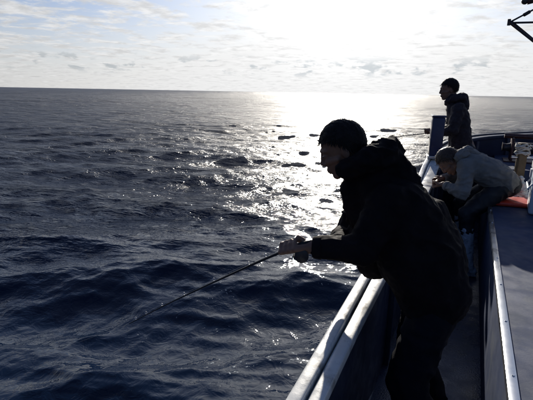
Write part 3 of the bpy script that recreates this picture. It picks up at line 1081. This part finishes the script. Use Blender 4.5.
# cooler at the right
cl_ = empty('cooler_box', (0.83, 4.25, DZ), 'pale blue cooler box with white lid on the raised deck', 'cooler')
crz = Matrix.Rotation(R(-4), 3, 'Z')
cc = Vector((0.83, 4.25, 0))
box('tub', cc + Vector((0, 0, DZ + 0.175)), (0.60, 0.36, 0.34), 'cooler', cl_, crz, 0.022, 3)
ld = box('lid', cc + Vector((0, 0, DZ + 0.388)), (0.625, 0.385, 0.08), 'cooler_lid', cl_, crz, 0.020, 3)
for s in (-1, 1):
    d = crz @ Vector((s * 0.318, 0, 0))
    box('latch', cc + d + Vector((0, 0, DZ + 0.33)), (0.012, 0.07, 0.075), 'cooler_lid', cl_, crz, 0.004)
    q = [crz @ Vector((s * 0.300, y, 0)) for y in (-0.15, -0.15, 0.15, 0.15)]
    tube('carry_handle', [cc + q[0] + Vector((0, 0, DZ + 0.26)), cc + q[1] * 1.09 + Vector((0, 0, DZ + 0.22)), cc + q[2] * 1.09 + Vector((0, 0, DZ + 0.22)), cc + q[3] + Vector((0, 0, DZ + 0.26))], 0.008, 'cooler_lid', cl_)

# mooring post with a rope wound round its head
pp = Vector((0.49, 4.93, DZ))
mp_ = empty('mooring_post', pp, 'yellowish wooden mooring post with pale rope wound round its top', 'post')
box('shaft', pp + Vector((0, 0, 0.235)), (0.075, 0.075, 0.47), 'wood', mp_, Matrix.Rotation(R(20), 3, 'Z'), 0.008, 2)
box('head', pp + Vector((0, 0, 0.497)), (0.088, 0.088, 0.054), 'wood', mp_, Matrix.Rotation(R(20), 3, 'Z'), 0.012, 2)
tube('cross_pin', [pp + Vector((-0.09, -0.02, 0.38)), pp + Vector((0.13, 0.03, 0.38))], 0.013, 'steel', mp_)
rp = []
g = random.Random(4)
for k in range(90):
    th = k * 0.42
    rr_ = 0.054 + 0.012 * g.random() + 0.006 * math.sin(k * 0.11)
    rp.append(pp + Vector((rr_ * math.cos(th), rr_ * math.sin(th), 0.40 + 0.0011 * k + 0.022 * g.random())))
for k in range(14):
    rp.append(rp[89] + Vector((0.006 * k, -0.004 * k, 0.01 * math.sin(k * 0.5) - 0.0012 * k * k)))
mr = empty('rope', pp + Vector((0, 0, 0.40)), 'pale rope coiled round the head of the wooden post', 'rope')
tube('coil', rp, 0.009, 'rope', mr, 8)

# white crumpled shape added in place of the sunlit patch at the post's foot
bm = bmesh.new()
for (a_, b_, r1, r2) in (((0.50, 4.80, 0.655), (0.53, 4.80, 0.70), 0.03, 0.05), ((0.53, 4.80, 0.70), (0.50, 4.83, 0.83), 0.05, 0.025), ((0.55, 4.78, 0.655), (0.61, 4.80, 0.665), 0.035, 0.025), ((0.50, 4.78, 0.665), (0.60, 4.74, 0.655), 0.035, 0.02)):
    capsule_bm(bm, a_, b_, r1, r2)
spatch = link('sun_patch_shape', fuse(bm, 'sun_patch_shape', 0.007, 3, [(0.010, 0.07, 'fold', 91), (0.005, 0.035, 'fold', 92)]), 'sun_patch')
spatch['label'] = 'crumpled white shape added for the sunlit patch at the foot of the wooden post'
spatch['category'] = 'sun_patch_shape'

# winch on the foredeck
wl = Vector((0.70, 6.3, 0.80))
wn = empty('winch', wl, 'dark red winch with a dark drum on the foredeck at the bow', 'winch')
for s in (-1, 1):
    box('side_plate', wl + Vector((s * 0.20, 0, 0.15)), (0.03, 0.26, 0.30), 'maroon', wn, None, 0.01)
tube('drum', [wl + Vector((-0.184, 0, 0.17)), wl + Vector((0.184, 0, 0.17))], 0.07, 'dark_metal', wn, 24)
tube('top_bar', [wl + Vector((-0.30, 0, 0.315)), wl + Vector((0.26, 0, 0.315))], 0.03, 'maroon', wn, 16)
tube('warping_end', [wl + Vector((-0.216, 0, 0.17)), wl + Vector((-0.26, 0, 0.17)), wl + Vector((-0.30, 0, 0.17)), wl + Vector((-0.31, 0, 0.17))], [0.06, 0.045, 0.05, 0.065], 'dark_metal', wn, 20)
box('base_plate', wl + Vector((0, 0, 0.008)), (0.56, 0.34, 0.016), 'maroon', wn, None, 0.004)

# steel mast with a braced frame reaching out to port
mb = Vector((1.35, 6.95, 0.80))
ms = empty('mast', mb, 'dark steel frame of braced tubes reaching out above the bow', 'mast')
ap = Vector((0.291, 6.645, 2.512))
tube('post', [mb + Vector((0, 0, 0.0)), mb + Vector((0, 0, 2.4))], [0.05, 0.04], 'dark_metal', ms, 16)
box('foot_plate', mb + Vector((0, 0, 0.010)), (0.24, 0.24, 0.02), 'dark_metal', ms, None, 0.004)
tube('top_stay', [ap + Vector((0, 0, 0.01)), (0.537, 6.806, 2.679), (1.345, 6.94, 3.12)], 0.011, 'dark_metal', ms)
tube('middle_bar', [ap, (1.34, 6.94, 2.53)], 0.013, 'dark_metal', ms)
tube('lower_brace', [ap, (0.584, 6.722, 2.294), (1.34, 6.94, 1.72)], 0.016, 'dark_metal', ms)
tube('lower_brace', [ap + Vector((0.02, 0.0, 0.015)), (0.584, 6.80, 2.33), (1.34, 7.0, 1.77)], 0.010, 'dark_metal', ms)
tube('knuckle', [(0.44, 6.743, 2.613), (0.50, 6.782, 2.654)], 0.022, 'dark_metal', ms)
tube('knuckle', [ap + Vector((-0.012, 0, -0.03)), ap + Vector((-0.012, 0, 0.045))], 0.02, 'dark_metal', ms)
lamp = Vector((0.43, 6.78, 2.785))
tube('lamp_arm', [lamp + Vector((0.06, 0.02, -0.0)), (1.33, 6.94, 2.80)], 0.014, 'maroon', ms)
tube('lamp_housing', [lamp + Vector((0.13, 0.02, 0)), lamp + Vector((0.05, 0.01, 0)), lamp + Vector((0.03, 0.01, 0))], [0.02, 0.04, 0.044], 'maroon', ms, 16)
bm = bmesh.new()
ellipsoid_bm(bm, lamp, (0.042, 0.042, 0.042))
link('lamp_cap', bm_mesh(bm, 'lamp_cap'), 'dark_metal', ms)
